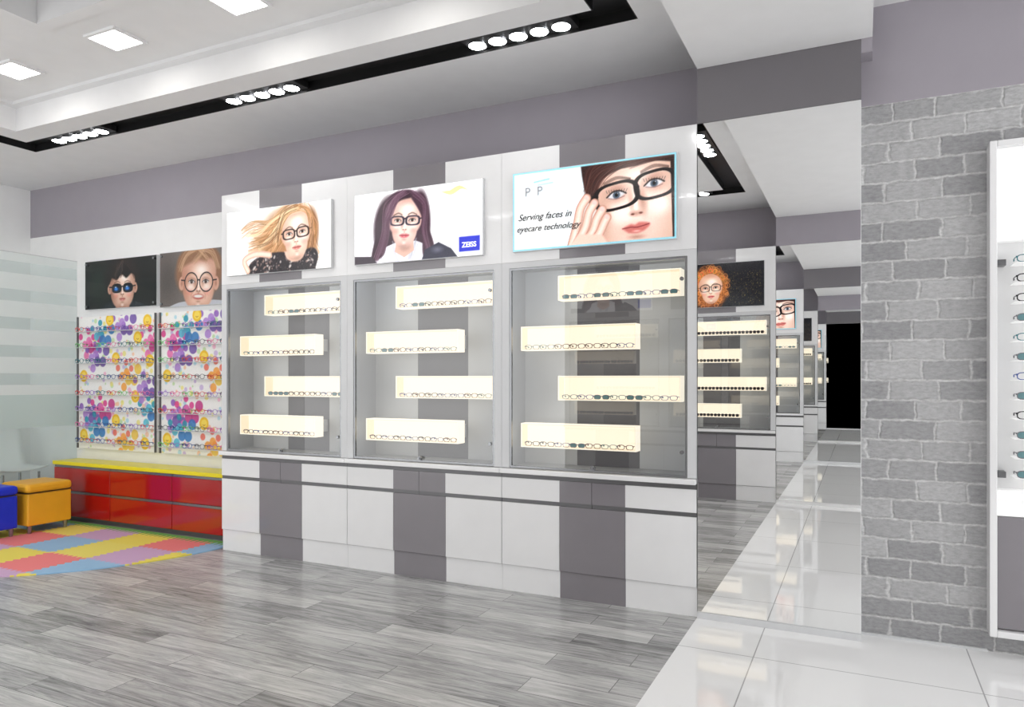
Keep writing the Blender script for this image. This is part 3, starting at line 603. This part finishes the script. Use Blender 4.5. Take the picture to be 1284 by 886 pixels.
# ---------------- children's corner ----------------
def board_paint(W,H,seed):
    r=np.random.RandomState(seed); p=Paint(W,H,230,(243,242,239))
    past=[(242,170,200),(165,212,228),(238,226,120),(200,176,222),(186,220,160),(245,190,150)]
    for _ in range(230):
        c=past[r.randint(6)]; q=r.uniform(.008,.026); x,y=r.uniform(0,W),r.uniform(0,H); p.ell(x,y,q,q,c,a=.75)
    fam=[[(222,60,140),(235,110,175),(195,50,130)],[(40,150,175),(80,185,210),(50,120,190)],[(140,90,185),(175,130,210),(110,80,165)],[(235,110,90),(245,160,60),(240,200,70)]]
    cl=[(W*.16,H*.80,0),(W*.32,H*.86,1),(W*.25,H*.70,2),(W*.17,H*.27,2),(W*.32,H*.30,0),(W*.24,H*.17,1),(W*.96,H*.80,0),(W*.94,H*.30,1),(W*.66,H*.56,3),(W*.62,H*.08,3),(W*.60,H*.93,2),(W*.88,H*.47,2)]
    for cx,cy,fi in cl:
        for k_ in range(10):
            t=k_*2.4; d=.020*k_**.75*1.5; q=.030+.018*((k_*7)%3)/2; p.ell(cx+d*math.cos(t),cy+d*math.sin(t),q,q,fam[fi][k_%3],a=.85)
    for (x,y) in [(.9,.95),(.78,.83),(.93,.66),(.75,.4),(.87,.06),(.5,.68),(.07,.1),(.50,.22),(.42,.97),(.07,.55)]:
        p.ell(W*x,H*y,.056,.056,(242,196,40)); p.ell(W*x,H*y,.036,.036,(250,220,90)); p.line([(W*x-.015,H*y-.01),(W*x,H*y-.018),(W*x+.015,H*y-.01)],.006,(180,120,30))
    return p
for bx0,bx1,seed in ((-6.72,-5.63,3),(-5.58,-4.50,8)):
    r=boxes('eyewear_board',[(bx0,bx1,4.40,4.449,.65,1.89),(bx0,bx0+.012,4.385,4.40,.65,1.89,1),(bx1-.012,bx1,4.385,4.40,.65,1.89,1)],[WHITE,GROOVE],label="colourful bubble-patterned display board for children's glasses",category='display board',group="children's eyewear boards")
    picture(board_paint(bx1-bx0,1.24,seed),bx0+.013,bx1-.013,4.3985,.652,1.888,PRINTB,r)
    for i in range(8):
        z=.715+i*.148
        boxes('rail',[(bx0+.03,bx1-.03,4.340,4.397,z-.009,z-.005)],[FRAMEM],parent=r,label='thin clear display rail')
        for j in range(7):
            me,lab=random.choice(KID)
            o=glasses(me,lab+" rimmed children's eyeglasses",(bx0+.09+j*(bx1-bx0-.18)/6,4.352,z-.0025),"children's glasses on the boards",False,' on a patterned board',.95)
            o.scale[1]=.33
# bench
r=empty('storage_bench',(-5.59,4.32,0),label='low red lacquered drawer bench with yellow top',category='cabinet')
boxes('body',[(-6.77,-4.40,4.225,4.44,.04,.51),(-6.76,-4.40,4.24,4.43,0,.04,1)],[RED,GROOVE],parent=r)
boxes('top',[(-6.775,-4.398,4.19,4.442,.512,.545)],[YEL],.004,parent=r,label='yellow bench top')
for i in range(3):
    for j in range(2):
        xa=-6.765+i*.788; za=.05+j*.232
        d=boxes('drawer',[(xa+.003,xa+.785,4.2,4.224,za,za+.205)],[RED],.002,parent=r)
        boxes('handle',[(xa+.003,xa+.785,4.206,4.224,za+.207,za+.226)],[CHROME],parent=d,label='grey metal grip strip')
# stools
def stool(x0,y0,M,lab):
    w=.37; x1,y1=x0+w,y0+w; z=.0105
    r=empty('cube_stool',(x0+w/2,y0+w/2,z),label=lab,category='stool')
    bm=bmesh.new(); addbox(bm,(x0,x1,y0,y1,z+.065,z+.335)); finish('base',bm,[M],.012,parent=r)
    bm=bmesh.new(); addbox(bm,(x0-.006,x1+.006,y0-.006,y1+.006,z+.339,z+.415)); finish('seat',bm,[M],.025,parent=r)
    boxes('seam',[(x0-.003,x1+.003,y0-.003,y1+.003,z+.3355,z+.3388)],[SEAM],parent=r)
    for a_ in (x0+.035,x1-.035):
        for b_ in (y0+.035,y1-.035):
            bm=bmesh.new(); addcyl(bm,(a_,b_,z+.033),.014,.066,seg=14,r2=.02); finish('leg',bm,[CHROME],parent=r)
stool(-6.60,3.65,ORANGE,'yellow-orange leather cube stool with short metal feet')
stool(-6.63,3.22,BLUE,'bright blue leather cube stool with short metal feet')
# foam mat
bm=bmesh.new(); pts=[(-4.43,4.185)]
for i in range(41):
    t=-math.radians(114)*i/40; pts.append((max(-6.78,-6.1+1.67*math.cos(t)),4.15+1.67*math.sin(t)))
pts.append((-6.78,4.185))
f_=bm.faces.new([bm.verts.new((x,y,.001)) for x,y in pts]); ex=bmesh.ops.extrude_face_region(bm,geom=[f_])
for v in [g_ for g_ in ex['geom'] if isinstance(g_,bmesh.types.BMVert)]: v.co.z=.010
finish('play_mat',bm,[FOAM],label='colourful interlocking foam puzzle play mat with curved edge',category='mat')
# glass partition
r=empty('glass_partition',(-6.806,3.4,0),label='frosted glass partition with horizontal bands',category='partition')
bm=bmesh.new(); bm.faces.new([bm.verts.new(q) for q in ((-6.806,2.3,.03),(-6.806,4.445,.03),(-6.806,4.445,2.43),(-6.806,2.3,2.43))])
finish('glass_pane',bm,[FROST],parent=r)
boxes('base_rail',[(-6.825,-6.788,2.3,4.445,0,.03)],[CHROME],parent=r)
boxes('edge_trim',[(-6.811,-6.801,2.3,4.445,2.431,2.437)],[FRAMEM],parent=r)
# chair behind the glass
def chair(cx,cy):
    r=empty('side_chair',(cx,cy,0),label='white shell chair with slim legs behind the frosted glass',category='chair')
    bm=bmesh.new(); n=8
    prof=[(-.21,.45),(-.1,.435),(.05,.435),(.16,.45),(.20,.52),(.225,.65),(.24,.84)]
    rows=[]
    for (yy,zz) in prof:
        row=[]
        for i in range(n+1):
            u=(i/n*2-1); wv=.22*(1-.12*max(0,(zz-.5)/.3)); row.append(bm.verts.new((cx-yy+(.03*u*u if zz>.5 else 0), cy+u*wv, zz+.03*u*u*(1 if zz<.5 else 0))))
        rows.append(row)
    for a_,b_ in zip(rows[:-1],rows[1:]):
        for i in range(n): bm.faces.new([a_[i],a_[i+1],b_[i+1],b_[i]])
    o=finish('seat_shell',bm,[WHITE],smooth=True,parent=r); md=o.modifiers.new('s','SOLIDIFY'); md.thickness=.012
    for a_ in (-.15,.15):
        for b_ in (-.16,.16):
            bm=bmesh.new(); addcyl(bm,(cx+a_,cy+b_,.215),.011,.43,seg=12); finish('leg',bm,[CHROME],parent=r)
chair(-7.16,4.05)

# ---------------- right wall display unit ----------------
r=empty('wall_display_panel',(1.0,4.07,.1),label='white framed wall display panel for eyeglasses with grey lower door',category='display panel')
xa,xb=.542,1.46
boxes('frame',[(xa,xa+.03,4.02,4.119,.10,2.42),(xb-.03,xb,4.02,4.119,.10,2.42),(xa+.03,xb-.03,4.02,4.119,2.39,2.42),(xa+.03,xb-.03,4.02,4.119,.10,.13)],[LIGHTP],.004,parent=r)
boxes('back_panel',[(xa+.03,xb-.03,4.09,4.119,.13,2.39)],[WHITE],parent=r)
boxes('header_panel',[(xa+.03,xb-.03,4.05,4.09,1.95,2.39)],[GLOWW],.003,parent=r)
boxes('shelf_ledge',[(xa+.03,xb-.03,4.03,4.09,.74,.79)],[GLOWW],.003,parent=r)
boxes('door',[(xa+.034,xb-.034,4.05,4.09,.135,.66)],[DARKP],.003,parent=r,label='grey lower door')
boxes('fascia',[(xa+.034,xb-.034,4.05,4.09,.665,.738)],[GLOWW],parent=r)
for sx in (xa+.045,xb-.045):
    for zz in (1.85,.86):
        boxes('bracket',[(sx-.012,sx+.02,4.03,4.09,zz-.014,zz+.014)],[GROOVE],parent=r,label='dark grey bracket')
for i in range(12):
    z=1.845-i*.0895
    boxes('rail',[(xa+.09,xb-.05,3.96,4.09,z-.0085,z-.006)],[GLOWW],parent=r)  # rail given a glow in its material so it stays white, not shaded grey
    for gx in (.70,.86):
        glasses(*random.choice(A),(gx,3.968,z-.0045),'eyeglasses on the wall panel',False,' on a white wall panel',1.0)

# ---------------- world ----------------
w=bpy.data.worlds.new('world'); S.world=w; w.use_nodes=True
w.node_tree.nodes['Background'].inputs[0].default_value=(1,1,1,1); w.node_tree.nodes['Background'].inputs[1].default_value=2.05
